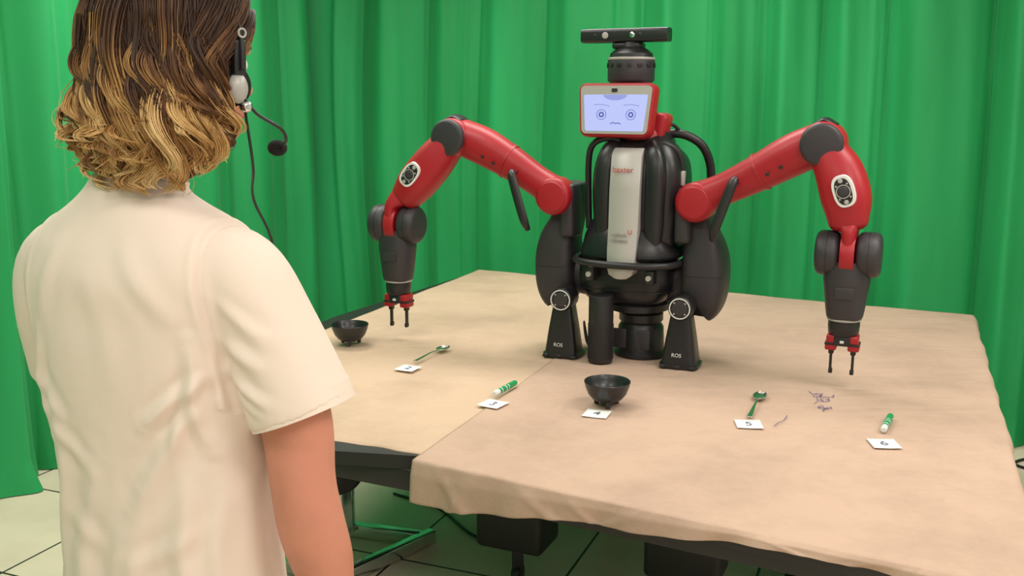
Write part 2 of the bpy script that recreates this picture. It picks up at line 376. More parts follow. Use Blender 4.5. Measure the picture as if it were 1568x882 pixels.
def strip():
    prof=[(1.485,.052,-.130),(1.46,.052,-.158),(1.35,.052,-.174),(1.22,.051,-.182),(1.15,.050,-.194),(1.09,.047,-.203),(1.065,.040,-.203),(1.052,.022,-.200)]
    v=[];f=[]
    for z,wd,y in prof:
        cx=.022
        for k in range(7):
            a=-1+2*k/6;v.append((cx+wd*a,y+.012*a*a,z))
        for k in range(7):
            a=1-2*k/6;v.append((cx+wd*a,y+.10,z))
    n=14
    for i in range(len(prof)-1):
        for j in range(n): a=i*n+j;b=i*n+(j+1)%n;f.append((a,b,b+n,a+n))
    f.append(tuple(range(n)));f.append(tuple(range((len(prof)-1)*n,len(prof)*n)))
    return obj('torso_badge_strip',v,f,M_silver,rb,40)
strip()
text('badge_text','baxter',.028,(.018,-.1705,1.415),(R(84),0,0),M_redink,rb)
text('maker_text','rethink\nrobotics',.019,(.014,-.190,1.19),(R(85),0,0),mat('grey_ink',(.22,.2,.2),.6),rb)
text('maker_mark','U',.022,(.052,-.187,1.21),(R(85),0,0),M_redink,rb)
S('handle_left',[(-.02,-.09,1.51),(-.07,-.10,1.515),(-.118,-.09,1.49),(-.138,-.07,1.43),(-.140,-.06,1.32),(-.136,-.06,1.20)],.011,M_black,n=14)
S('handle_right',[(.10,.03,1.53),(.17,.04,1.525),(.225,.06,1.49),(.25,.08,1.43),(.255,.09,1.36),(.255,.09,1.26)],.015,M_black,n=14)
S('handle_right_inner',[(.08,-.08,1.50),(.13,-.08,1.50),(.175,-.06,1.47),(.19,-.05,1.40),(.19,-.05,1.30)],.010,M_black,n=12)
S('neck_cable',[(.09,.0,1.55),(.13,.02,1.56),(.17,.05,1.52),(.2,.07,1.52)],.006,M_black,n=8)
S('collar',[(.035,.02,1.47),(.035,.02,1.50),(.035,.03,1.52),(.035,.03,1.535)],[(.085,.10),(.09,.11),(.08,.095),(.06,.06)],M_red,pw=2.8,rc=.3)
rbox('collar_arm',(.05,.09,.13),(.098,-.02,1.535),M_red,rb,.015,rot=(0,R(14),0))
lathe('neck',[(.055,0),(.055,.06),(.045,.08),(.045,.22)],(-.0,.02,1.50),(0,0,1),M_red,rb)
hd=Vector((-.022,-.11,1.607))
def head():
    g=empty('display_head',hd,R(-3),rb);g.rotation_euler=(R(-6),0,R(-3))
    def rr(w,h,r,y,k=6):
        pts=[]
        for cx,cz,a0 in((w-r,h-r,0),(-w+r,h-r,90),(-w+r,-h+r,180),(w-r,-h+r,270)):
            for i in range(k+1):
                a=R(a0+90*i/k);z=cz+r*math.sin(a);x=cx+r*math.cos(a);x*=1+.05*z/h;pts.append((x,y,z))
        return pts
    def lay(name,ls,m):
        v=[];f=[];n=len(ls[0])
        for l in ls: v+=l
        for i in range(len(ls)-1):
            for j in range(n): a=i*n+j;b=i*n+(j+1)%n;f.append((a,b,b+n,a+n))
        f.append(tuple(range(n)));f.append(tuple(range((len(ls)-1)*n,len(ls)*n)))
        return obj(name,v,f,m,g,35)
    lay('head_casing',[rr(.118,.076,.02,-.030),rr(.128,.085,.024,-.027),rr(.132,.089,.026,-.018),rr(.132,.089,.026,.012),rr(.12,.078,.025,.035),rr(.08,.055,.025,.060)],M_red)
    lay('bezel',[rr(.121,.079,.016,-.0325),rr(.121,.079,.016,-.026)],M_silver)
    lay('screen',[rr(.108,.060,.006,-.0335),rr(.108,.060,.006,-.030)],M_screen).data.transform(Matrix.Translation((0,0,-.010)))
    lay('camera_window',[rr(.010,.006,.003,-.0340),rr(.010,.006,.003,-.030)],M_black).data.transform(Matrix.Translation((-.004,0,.064)))
    y=-.0345
    v=[(0.0+.042*math.cos(a),y,.049-.018*math.sin(a)) for a in np.linspace(0,math.pi,20)]
    obj('brow_shade',v,[tuple(range(20))],M_screenband,g,0)
    for ex,ez in((-.046,-.016),(.058,-.016)):
        ring('eye_ring',(ex,y+.0005,ez),(0,-1,0),.0165,.0016,.001,M_blueink,g)
        ring('eye_ring_inner',(ex,y+.0005,ez),(0,-1,0),.0070,.0045,.001,M_blueink,g)
        for k in range(8):
            a=(k-3.5)/3.5
            bx=ex+a*.024;bz=ez+.033-.003*a*a+(-.002*a if ex<0 else -.001*a)
            rbox('brow_dash',(.0028,.001,.0028),(bx,y,bz),M_blueink,g,0,rot=(0,R(30),0))
    sweep('mouth',[(-.012,y,-.047),(-.004,y,-.0415),(.006,y,-.0450),(.014,y,-.0430),(.024,y,-.0470)],.0015,M_blueink,g,n=8)
head()
cx=-.014
lathe('sonar_ring',[(.05,-.02),(.078,0),(.080,.005),(.080,.072),(.078,.078),(.070,.082)],(cx,.0,1.705),(0,0,1),M_grey,rb)
lathe('sonar_trim',[(.0805,0),(.0815,.002),(.0815,.006),(.0805,.008)],(cx,0,1.776),(0,0,1),M_silver,rb)
for k in range(14):
    a=2*math.pi*k/14;lathe('sonar_cell',[(.008,0),(.009,.003),(.005,.004)],(cx+.079*math.cos(a),.079*math.sin(a),1.758),(math.cos(a),math.sin(a),0),M_black,rb,12)
lathe('sensor_pedestal',[(.074,0),(.072,.012),(.055,.026),(.04,.034),(.036,.05)],(cx,0,1.785),(0,0,1),M_black,rb)
rbox('sensor_foot',(.10,.07,.022),(cx-.01,0,1.823),M_black,rb,.008)
S('depth_sensor_bar',[(-.175,-.01,1.857),(-.17,-.01,1.857),(0,-.01,1.857),(.11,-.01,1.857),(.115,-.01,1.857)],[(.028,.019),(.033,.0235),(.033,.0235),(.033,.0235),(.028,.019)],M_gloss,pw=5,up=(0,0,1),res=3,n=40)
for x,r,m in((-.095,.011,M_silver),(.0,.009,M_chrome),(.028,.007,M_black),(-.13,.005,M_black)):
    lathe('sensor_lens',[(r,0),(r,.003),(r*.7,.004)],(x,-.042,1.857),(0,-1,0),m,rb,20)

def arm(sg,P):
    def s(nm,pts,rad,m,**k): return S(nm,pts,rad,m,**k)
    x=lambda v:v*sg
    s('shoulder_turret',[(x(.258),.0,.945),(x(.262),0,.955),(x(.268),0,1.01),(x(.269),0,1.09),(x(.262),0,1.15),(x(.244),.01,1.21),(x(.226),.02,1.28),(x(.220),.02,1.345)],
      [(.056,.062),(.068,.075),(.075,.084),(.075,.084),(.066,.080),(.052,.076),(.042,.070),(.034,.060)],M_grey,pw=4.2,rc=.28,n=44)
    s('turret_band',[(x(.2695),0,1.055),(x(.2695),0,1.059)],[(.0758,.0848)]*2,M_black,pw=4.2,res=1,n=44)
    s('turret_cap',[(x(.256),0,.918),(x(.258),0,.945)],[(.048,.052),(.060,.066)],M_black,res=2,pw=3)
    s('turret_ear',[(x(.205),-.06,1.18),(x(.203),-.06,1.30),(x(.203),-.06,1.345)],[(.030,.050),(.026,.052),(.022,.040)],M_grey,pw=3.6,rc=.4)
    s('turret_link',[(x(.13),.03,1.01),(x(.25),.02,1.03)],[(.07,.07),(.07,.07)],M_grey,pw=2.5,up=(0,0,1))
    drum('shoulder_joint',(x(.250),-.04,1.312),(0,-1,0),.066,.100,M_red,rb,.010)
    drum('shoulder_joint_hub',(x(.250),-.137,1.312),(0,-1,0),.052,.006,M_red,rb,.0015)
    s('shoulder_strut',[(x(.388),-.165,1.395),(x(.378),-.180,1.37),(x(.335),-.185,1.24),(x(.325),-.170,1.20)],[(.012,.012),(.016,.010),(.016,.010),(.010,.010)],M_black,n=14,rc=.6)
    U=P['upper'];s('upper_arm',U,P['ur'],M_red,rc=.9,pw=2.3,n=36)
    a,b=Vector(U[2]),Vector(U[3])
    s('upper_arm_seam',[a,a.lerp(b,.07)],[P['ur'][2]+.004]*2,M_red,res=1,n=40)
    a0=Vector(U[1])
    s('upper_arm_joint_line',[a0.lerp(a,.45),a0.lerp(a,.49)],[P['ur'][1]+.0025]*2,M_black,res=1,n=40)
    for q in(.35,.75):
        c_=a.lerp(b,q);drum('arm_bolt',(c_.x,c_.y-.063,c_.z-.02),(0,-1,0),.006,.006,M_black,rb,.001)
    E=Vector(P['elbow'])
    drum('elbow_housing',E+Vector((0,.055,0)),(0,-1,0),.069,.12,M_red,rb,.010)
    drum('elbow_disc',E+Vector((0,-.055,0)),(0,-1,0),.065,.030,M_grey,rb,.006)
    drum('elbow_disc_rear',E+Vector((0,.082,0)),(0,-1,0),.063,.03,M_grey,rb,.006)
    s('elbow_cap',[E+Vector((x(-.03),-.0,.060)),E+Vector((0,0,.072)),E+Vector((x(.035),0,.058))],[(.04,.006),(.045,.010),(.04,.006)],M_black,rc=.6,up=(0,0,1))
    Fp=P['fore'];s('forearm',Fp,P['fr'],M_red,rc=.5,pw=2.5,n=36)
    c=Vector(P['nav']);dr=(Vector(Fp[-1])-Vector(Fp[0])).normalized();ang=math.atan2(dr.x,-dr.z)
    g=empty('control_pad',c,0,rb);g.rotation_euler=(0,-ang,0)
    def oval(nm,w,h,y,t,m):
        k=32;pt=[(math.copysign(abs(math.cos(q))**.75,math.cos(q))*w,math.copysign(abs(math.sin(q))**.75,math.sin(q))*h) for q in np.linspace(0,2*math.pi,k,endpoint=False)]
        v=[(a_,y,b_) for a_,b_ in pt]+[(a_*.93,y-t,b_*.95) for a_,b_ in pt]
        obj(nm,v,[tuple(range(k)),tuple(range(k,2*k))]+[(i,(i+1)%k,(i+1)%k+k,i+k) for i in range(k)],m,g,30)
    oval('pad_plate',.033,.050,.012,.016,M_white)
    oval('pad_inner',.024,.041,-.003,.003,M_black)
    drum('pad_knob',(0,-.006,0),(0,-1,0),.015,.006,M_grey,g,.0015);ring('pad_knob_ring',(0,-.006,0),(0,-1,0),.0195,.003,.002,M_silver,g)
    for dz in(-.033,.033): drum('pad_button',(0,-.006,dz),(0,-1,0),.007,.003,M_silver,g,.001)
    for dz in(-.020,.020):
        for dx in (-.016,.016): drum('pad_dot',(dx,-.006,dz),(0,-1,0),.003,.002,M_silver,g,.0005)
    W=Vector(P['wrist']);
    s('wrist_tongue',[Vector(Fp[-1])+Vector((0,0,.01)),W+Vector((0,-.0,.07)),W+Vector((0,0,0))],[(.050,.046),(.026,.066),(.022,.060)],M_red,pw=3,rc=.3)
    lathe('wrist_wheel',[(.02,-.021),(.070,-.021),(.072,-.015),(.072,.015),(.070,.021),(.02,.021)],W,(1,0,0),M_red,rb,48)
    for k in(-1,1):
        drum('wrist_drum',W+Vector((.024*k,0,0)),(k,0,0),.070,.073,M_grey,rb,.010)
        ring('wrist_drum_trim',W+Vector((.060*k,0,0)),(k,0,0),.0695,.003,.002,M_black,rb)
    lo=Vector(P['low'])
    s('wrist_body',[W+Vector((0,0,-.02)),W+Vector((0,0,-.07)),W.lerp(lo,.55),lo+Vector((0,0,.015)),lo],[(.064,.060),(.070,.064),(.066,.064),(.056,.056),(.050,.050)],M_grey,pw=2.3,res=5)
    rbox('wrist_label',(.055,.006,.035),W+Vector((.0,-.064,-.115)),M_grey,rb,.002)
    lathe('wrist_trim',[(.0515,0),(.0525,.002),(.0525,.006),(.0515,.008)],lo+Vector((0,0,-.004)),(0,0,1),M_silver,rb)
    lathe('tool_flange',[(.047,0),(.048,-.02),(.046,-.045),(.040,-.052)],lo,(0,0,1),M_black,rb)
    gz=lo.z-.05
    rbox('gripper_body',(.095,.060,.026),(lo.x,lo.y,gz-.014),M_red,rb,.006)
    rbox('gripper_body_core',(.050,.066,.034),(lo.x,lo.y,gz-.018),M_black,rb,.006)
    for k in(-1,1):
        rbox('gripper_slide',(.034,.052,.026),(lo.x+.034*k,lo.y,gz-.038),M_red,rb,.005)
        rbox('gripper_plate',(.036,.056,.008),(lo.x+.034*k,lo.y,gz-.030),M_black,rb,.002)
        rbox('finger_mount',(.016,.020,.020),(lo.x+.033*k,lo.y,gz-.056),M_black,rb,.003)
        rbox('finger',(.008,.014,P['fl']),(lo.x+.033*k,lo.y,gz-.060-P['fl']/2),M_black,rb,.002)
        rbox('finger_tip',(.012,.016,.016),(lo.x+.032*k,lo.y,gz-.060-P['fl']+.006),M_black,rb,.003)
    rbox('gripper_screw',(.012,.006,.008),(lo.x,lo.y-.034,gz-.02),M_white,rb,.001)
arm(-1,dict(upper=[(-.25,-.085,1.318),(-.33,-.085,1.365),(-.43,-.085,1.425),(-.53,-.09,1.478),(-.615,-.095,1.51)],ur=[.058,.053,.060,.067,.065],
 elbow=(-.635,-.10,1.51),fore=[(-.655,-.125,1.485),(-.71,-.135,1.42),(-.775,-.145,1.345),(-.815,-.15,1.295)],fr=[.060,.070,.070,.058],nav=(-.768,-.212,1.378),
 wrist=(-.862,-.15,1.188),low=(-.862,-.15,.975),fl=.068))
arm(1,dict(upper=[(.25,-.085,1.318),(.34,-.085,1.358),(.45,-.085,1.415),(.55,-.09,1.472),(.63,-.095,1.51)],ur=[.058,.053,.060,.067,.065],
 elbow=(.645,-.10,1.51),fore=[(.665,-.125,1.48),(.70,-.135,1.42),(.725,-.145,1.345),(.735,-.15,1.28)],fr=[.060,.072,.074,.060],nav=(.722,-.222,1.375),
 wrist=(.742,-.15,1.178),low=(.742,-.15,.975),fl=.068))

# ------------------------------------------------------------ tabletop objects
ZS=TZ+.0042
def tower(loc):
    g=empty('tower_speaker',(loc[0],loc[1],ZS),R(-22))
    sec=[(0,.066,.055),(.012,.066,.055),(.014,.060,.050),(.10,.048,.042),(.17,.036,.036),(.20,.032,.034)]
    sweep('body',[(0,.0,z) for z,_,_ in sec],[(a,b) for _,a,b in sec],M_gloss,g,pw=6,res=1,n=40)
    drum('head',(0,.04,.205),(0,-1,0),.042,.085,M_black,g,.005)
    ring('head_ring',(0,-.045,.205),(0,-1,0),.034,.0035,.002,M_white,g)
    drum('head_cone',(0,-.043,.205),(0,-1,0),.026,.004,M_grey,g,.001)
    for k in range(4):
        a=R(45+90*k);drum('head_screw',(.026*math.cos(a),-.046,.205+.026*math.sin(a)),(0,-1,0),.003,.002,M_silver,g,.0005)
    text('label','ROS',.018,(-.005,-.0505,.045),(R(88),0,0),M_white,g)
    for x in(-.05,0,.05): rbox('foot',(.02,.02,.012),(x,-.05,.006),M_black,g,.003)
    return g
tower((.185,3.375));tower((.575,3.23))
g=empty('smart_speaker',(.305,3.275,ZS))
lathe('body',[(.035,0),(.042,.003),(.0425,.006),(.0425,.225),(.041,.232),(.036,.235),(.0,.2352)],(0,0,0),(0,0,1),M_black,g,48)
ring('light_ring',(0,0,.233),(0,0,1),.038,.003,.002,M_grey,g)
for k in range(40):
    a=2*math.pi*k/40;rbox('grille_rib',(.0012,.003,.12),(.0426*math.cos(a),.0426*math.sin(a),.075),M_grey,g,0,rot=(0,0,a+math.pi/2))
sweep('power_cord',[(-.02,.04,.02),(-.045,.06,.06),(-.05,.10,.12),(-.02,.13,.008),(.05,.2,.005)],.003,M_black,g,n=8)

def bowl(loc):
    g=empty('footed_bowl',(loc[0],loc[1],ZS))
    k0=.95
    lathe('bowl',[(a*k0,b*k0) for a,b in [(.0,.012),(.030,.013),(.045,.022),(.058,.038),(.066,.058),(.070,.072),(.0715,.074),(.0725,.072),(.0685,.056),(.060,.034),(.046,.017),(.030,.008),(.0,.007)][::-1]],(0,0,.004),(0,0,1),M_bowl,g,56)
    for k in range(3):
        a=R(-90+120*k);sweep('foot',[(.032*math.cos(a),.032*math.sin(a),.018),(.035*math.cos(a),.035*math.sin(a),.0)],[.009,.007],M_bowl,g,res=2,n=14)
bowl((.282,2.79));bowl((-.60,3.53))
def marker(a,b):
    a=Vector(a);b=Vector(b);d=b-a;c=(a+b)/2
    g=empty('dry_erase_marker',(c[0],c[1],ZS+.0098),math.atan2(d.y,d.x))
    lathe('barrel',[(.006,0),(.0085,.002),(.0088,.006),(.0088,.085)],(-.068,0,0),(1,0,0),M_white,g,28)
    lathe('label',[(.0090,0),(.0090,.055)],(-.042,0,0),(1,0,0),M_green,g,28)
    lathe('cap',[(.0094,0),(.0096,.004),(.0090,.045),(.008,.05),(.005,.051)],(.018,0,0),(1,0,0),M_green,g,28)
    for k in range(2): lathe('label_band',[(.0092,0),(.0092,.004)],(-.030+.026*k,0,0),(1,0,0),M_white,g,28)
marker((-.055,2.865),(.012,2.990));marker((1.005,2.53),(1.078,2.665))
def spoon(a,b):
    a=Vector(a);b=Vector(b);d=b-a;Ln=d.length
    g=empty('teaspoon',(a[0],a[1],ZS),math.atan2(d.y,d.x))
    sweep('handle',[(0,0,.005),(Ln*.2,0,.007),(Ln*.5,0,.011),(Ln*.72,0,.007)],[(.007,.0012),(.0055,.0014),(.003,.0018),(.0028,.002)],M_steel,g,up=(0,0,1),n=16,rc=.8)
    bm=bmesh.new();bmesh.ops.create_uvsphere(bm,u_segments=28,v_segments=16,radius=1)
    bmesh.ops.bisect_plane(bm,geom=bm.verts[:]+bm.edges[:]+bm.faces[:],plane_co=(0,0,0),plane_no=(0,0,1),clear_outer=True)
    bm.transform(Matrix.Translation((Ln*.86,0,.0105))@Matrix.Diagonal((Ln*.16,.020,.009,1)))
    o=frombm('spoon_bowl',bm,M_steel,g,0);md=o.modifiers.new('s','SOLIDIFY');md.thickness=.0012;md.offset=0
spoon((-.335,3.265),(-.235,3.455));spoon((.675,2.665),(.765,2.885))
def card(loc,rz,t,s=.072):
    g=empty('number_card',(loc[0],loc[1],ZS),rz)
    bm=bmesh.new();bmesh.ops.create_grid(bm,x_segments=6,y_segments=6,size=s/2)
    for v in bm.verts: v.co.z=.0006+.0012*(v.co.x/s*2)**2
    o=frombm('paper',bm,M_card,g,0);md=o.modifiers.new('s','SOLIDIFY');md.thickness=.0005
    text('ink_digit',t,.045,(0,0,.0022),(0,0,0),M_ink,g,.0002)
card((-.350,3.188),R(-25),'2',.070);card((-.056,2.796),R(-32),'3');card((.245,2.704),R(-20),'4');card((.661,2.612),R(-5),'5');card((.980,2.455),R(-3),'6')
scr=empty('pen_scribbles')
def scrib(pts,r=.0012):
    o=sweep('stroke',[(p[0],p[1],0) for p in pts],r,M_purple,scr,n=6,res=5,up=(0,0,1))
    for v in o.data.vertices: v.co.z=ZS+.0001+v.co.z*.3
    return o
rs=np.random.RandomState(4)
for (cx_,cy_,k,sc) in((.945,2.865,9,.85),(.920,2.755,6,.6)):
    for j in range(k):
        a=rs.uniform(0,6.28);p=np.array([cx_,cy_])+rs.normal(0,.011*sc,2)*[1,1.6];pts=[]
        for i in range(6): 
            pts.append(tuple(p));a+=rs.uniform(-1.6,1.6);p=p+np.array([math.cos(a),math.sin(a)*1.6])*rs.uniform(.004,.011)*sc
        scrib(pts,rs.uniform(.0008,.0015))
scrib([(.73,2.60),(.75,2.63),(.77,2.65),(.79,2.69)],.0012);scrib([(.90,2.80),(.915,2.82),(.925,2.84)],.0008)

# ------------------------------------------------------------ person
per=empty('standing_person',(-.565,1.52,0),R(-20))
def sw(pts,rad,**k): return sweep('p',pts,rad,None,None,**{**dict(n=32,res=6),**k})
tor=sw([(0,.0,.84),(0,.0,.95),(0,-.0,1.08),(0,-.003,1.2),(0,-.006,1.30),(0,-.012,1.38),(0,-.016,1.43),(0,-.018,1.465),(0,-.018,1.49),(0,-.016,1.51),(0,-.012,1.525)],
   [(.196,.130),(.190,.125),(.188,.122),(.194,.127),(.200,.130),(.205,.126),(.190,.112),(.155,.092),(.110,.078),(.080,.070),(.069,.066)],pw=2.3,n=56,up=(0,1,0))
slR=sw([(.09,-.014,1.435),(.165,-.012,1.400),(.212,-.008,1.31),(.262,.0,1.185)],[(.035,.055),(.060,.074),(.070,.078),(.082,.084)])
slL=sw([(-.09,-.014,1.435),(-.165,-.010,1.400),(-.200,.015,1.31),(-.218,.055,1.20)],[(.035,.055),(.060,.074),(.070,.078),(.080,.080)])
shirt=fuse('t_shirt',[tor,slR,slL],.0042,9,M_shirt,per)
def arrs(mesh):
    n=len(mesh.vertices);co=np.empty(n*3);mesh.vertices.foreach_get('co',co)
    no=np.empty(n*3);mesh.vertex_normals.foreach_get('vector',no);return co.reshape(-1,3),no.reshape(-1,3)
def fold(mesh,folds,noise=.0010):
    co,no=arrs(mesh)
    x,y,z=co.T;back=np.clip(-no[:,1]*2+.4,0,1);front=np.clip(no[:,1]*2+.4,0,1)
    wx=x+.007*np.sin(z*27+1);wz=z+.007*np.sin(x*31)
    d=np.zeros(len(co))
    for (ax,az),(bx,bz),wd,am in folds:
        abx,abz=bx-ax,bz-az;t=np.clip(((wx-ax)*abx+(wz-az)*abz)/(abx**2+abz**2),0,1)
        ds=np.hypot(wx-(ax+t*abx),wz-(az+t*abz))
        e=np.sin(np.pi*np.clip(t,.03,.97))**.7
        d+=am*e*(np.exp(-(ds/wd)**2)-.45*np.exp(-((ds-wd*1.9)/wd)**2))*(back+.6*front)
    d+=noise*(np.sin(14*x+5*z+2*np.sin(9*z))+.7*np.sin(23*x-8*z+y*9)+.5*np.sin(31*z+12*x))
    lowm=np.clip((1.20-z)/.25,0,1)*(np.abs(x)<.2)
    d+=lowm*.0025*np.sin(x*58+1.5*np.sin(z*7)+.8)*back
    co=co+no*d[:,None];mesh.vertices.foreach_set('co',co.ravel());mesh.update()
FO=[((.135,1.30),(.155,1.12),.010,.009),((.165,1.245),(.07,1.175),.011,.007),((.160,1.20),(.04,1.08),.012,.006),((.155,1.26),(.10,1.10),.009,.005),
 ((.18,1.25),(.27,1.215),.009,.006),((.17,1.30),(.25,1.27),.010,.005),((.18,1.36),(.25,1.31),.010,.004),((.19,1.22),(.26,1.20),.007,.004),
 ((-.14,1.31),(-.155,1.13),.011,.007),((-.155,1.24),(-.08,1.15),.012,.006),((-.15,1.19),(-.05,1.08),.013,.005),
 ((-.11,1.18),(-.14,.86),.015,.005),((-.04,1.12),(-.08,.86),.017,.004),((.05,1.10),(.02,.86),.017,.005),((.11,1.10),(.12,.86),.014,.005),((.15,1.06),(.165,.86),.012,.005),
 ((.02,1.03),(-.02,.86),.012,.003),((-.12,1.02),(-.02,.95),.014,.003),((.14,1.00),(.02,.94),.014,.004),((.13,1.15),(.02,1.04),.014,.004),
 ((-.10,1.38),(.10,1.395),.030,.0025),((.05,1.46),(.13,1.31),.014,.003),((-.05,1.46),(-.13,1.31),.014,.003),((.00,1.42),(.02,1.22),.02,.002)]
fold(shirt.data,FO)
def groove(mesh,c,nrm,w=.0045,am=-.0045):
    co,no=arrs(mesh)
    nrm=np.array(nrm);nrm=nrm/np.linalg.norm(nrm);d=(co-np.array(c))@nrm;r=np.linalg.norm(co-np.array(c),axis=1);m=(r<.16)
    k=am*np.exp(-(d/w)**2)*m-am*.6*np.exp(-((d+.010)/(w*1.4))**2)*m
    co=co+no*k[:,None];mesh.vertices.foreach_set('co',co.ravel());mesh.update()
groove(shirt.data,(.165,-.01,1.34),(1,.0,.10));groove(shirt.data,(-.165,-.01,1.34),(-1,.0,.10))
def band(name,a,b,ra,rb,m,par,t=.0025):
    a=Vector(a);b=Vector(b);T=(b-a).normalized();B=T.cross(Vector((0,1,0))).normalized();Nn=B.cross(T);n=48;v=[];f=[]
    for c,e in((a,0),(a,t),(b,t),(b,0)):
        for j in range(n):
            q=2*math.pi*j/n;v.append(c+B*math.cos(q)*(ra+e)+Nn*math.sin(q)*(rb+e))
    for i in range(4):
        for j in range(n): p=i*n+j;q=i*n+(j+1)%n;k=((i+1)%4)*n;f.append((p,q,k+(j+1)%n,k+j))
    return obj(name,v,f,m,par,40)
band('sleeve_hem',(.2535,.0,1.205),(.264,0,1.178),.0785,.0805,M_shirt,per)
band('collar_rib',(0,-.014,1.512),(0.002,-.010,1.533),.067,.065,M_shirt,per)
hl=Matrix.Rotation(R(20),4,'Z')@Vector((.070,.0,0));HC=Vector((hl.x,hl.y,1.70));HY=R(-20)
MH=Matrix.Translation(HC)@Matrix.Rotation(HY,4,'Z')@Matrix.Rotation(R(-3),4,'X')
hp=[]
hp.append(ell('e',(0,-.014,.030),(.074,.094,.086)));hp.append(ell('e',(0,.030,-.030),(.057,.062,.080)))
hp.append(ell('e',(0,.030,-.075),(.050,.052,.034)));hp.append(ell('e',(0,.074,-.098),(.022,.018,.016)))
hp.append(sw([(0,.084,.020),(0,.096,-.008),(0,.108,-.034)],[.007,.009,.012],rc=.8,n=16))
for k in(-1,1):
    hp.append(ell('e',(.010*k,.098,-.040),(.009,.010,.007)));hp.append(ell('e',(.040*k,.060,-.025),(.022,.022,.022)))
    hp.append(sw([(.012*k,.088,.022),(.035*k,.084,.026),(.055*k,.066,.020)],[.007,.008,.006],rc=.8,n=14))
    hp.append(ell('e',(.077*k,-.002,-.010),(.008,.018,.032),rot=(R(-10),0,R(18*k))))
hp.append(ell('e',(0,.088,-.064),(.024,.010,.006)));hp.append(ell('e',(0,.086,-.073),(.021,.010,.007)))
for o in hp: o.data.transform(MH)
nk=sw([(0,-.01,1.40),(.004,-.012,1.49),(.02,-.008,1.55),(.045,.01,1.635)],[(.09,.07),(.060,.058),(.056,.058),(.054,.060)])
def armskin(pts,rad): return sw(pts,rad,rc=.5)
aR=armskin([(.05,-.01,1.41),(.155,-.01,1.385),(.212,-.005,1.28),(.248,.0,1.17),(.262,-.008,1.07),(.268,.0,1.0),(.272,.025,.92),(.275,.05,.83)],[.04,.050,.054,.055,.050,.052,.048,.030])
WL=Vector((-.10,.285,1.03))
aL=armskin([(-.05,-.01,1.41),(-.155,-.01,1.385),(-.198,.015,1.28),(-.212,.05,1.17),(-.215,.07,1.08),(-.205,.11,1.015),(-.16,.20,1.01),WL],[.04,.050,.053,.052,.048,.049,.045,.029])
hands=[]
def hand(w,sg,M=Matrix.Identity(4)):
    w=Vector(w);q=[]
    Z=Vector((0,0,0))
    q.append(sw([Z,Vector((0,.008,-.03)),Vector((0,.012,-.06)),Vector((-.002*sg,.012,-.092))],[(.020,.026),(.018,.036),(.015,.041),(.012,.038)],rc=.5,up=(0,1,0)))
    for i,(dy,L) in enumerate(((.032,.070),(.011,.080),(-.010,.074),(-.030,.058))):
        b=Vector((0,.012+dy,-.085))
        q.append(sw([b,b+Vector((-.004*sg,.001,-L*.4)),b+Vector((-.014*sg,.0,-L*.72)),b+Vector((-.028*sg,0,-L*.95))],[.0095,.009,.0082,.007],rc=.9,n=14))
    b=Vector((0,.034,-.03));q.append(sw([b,b+Vector((-.006*sg,.022,-.022)),b+Vector((-.014*sg,.030,-.05)),b+Vector((-.020*sg,.030,-.07))],[.014,.012,.0105,.008],rc=.9,n=14))
    for o in q: o.data.transform(Matrix.Translation(w)@M);hands.append(o)
hand((.276,.053,.83),1)
hand(WL,-1,Vector((0,0,-1)).rotation_difference(Vector((.06,.085,.02)).normalized()).to_matrix().to_4x4())
fuse('skin_body',hp+[nk,aR,aL]+hands,.004,3,M_skin,per)
def hpart(o): o.data.transform(MH);o.parent=per;return o
for k in(-1,1):
    hpart(ell('eyeball',(.031*k,.074,.004),(.0135,.0135,.0135),M_eye));hpart(ell('iris',(.031*k,.0835,.004),(.006,.005,.006),M_iris))
    hpart(sweep('eyebrow',[(.014*k,.094,.026),(.034*k,.091,.031),(.054*k,.073,.024)],[(.002,.003),(.003,.004),(.002,.002)],M_hairbase,None,n=10))
hpart(ell('upper_lip',(0,.0945,-.0645),(.021,.007,.005),M_lip));hpart(ell('lower_lip',(0,.0925,-.073),(.018,.007,.006),M_lip))
pv=sw([(0,.0,1.0),(0,0,.92),(0,.0,.84)],[(.165,.105),(.18,.115),(.17,.11)],pw=2.3)
lg=[sw([(.085*k,.0,.90),(.098*k,.005,.74),(.105*k,.012,.50),(.108*k,-.005,.30),(.11*k,-.005,.07)],[(.088,.10),(.088,.096),(.066,.070),(.060,.066),(.056,.060)]) for k in(-1,1)]
tr=fuse('trousers',[pv]+lg,.008,4,M_jean,per)
for k in(-1,1):
    sh=[sw([(.11*k,-.05,.045),(.11*k,.0,.05),(.115*k,.07,.042),(.118*k,.15,.032),(.118*k,.19,.028)],[(.036,.040),(.042,.048),(.044,.040),(.046,.030),(.036,.024)],rc=.7,up=(0,0,1)),ell('e',(.11*k,-.01,.08),(.05,.055,.045))]
    s_=fuse('shoe',sh,.006,3,M_shoe,per)
    for v in s_.data.vertices: v.co.z=max(v.co.z,.002)
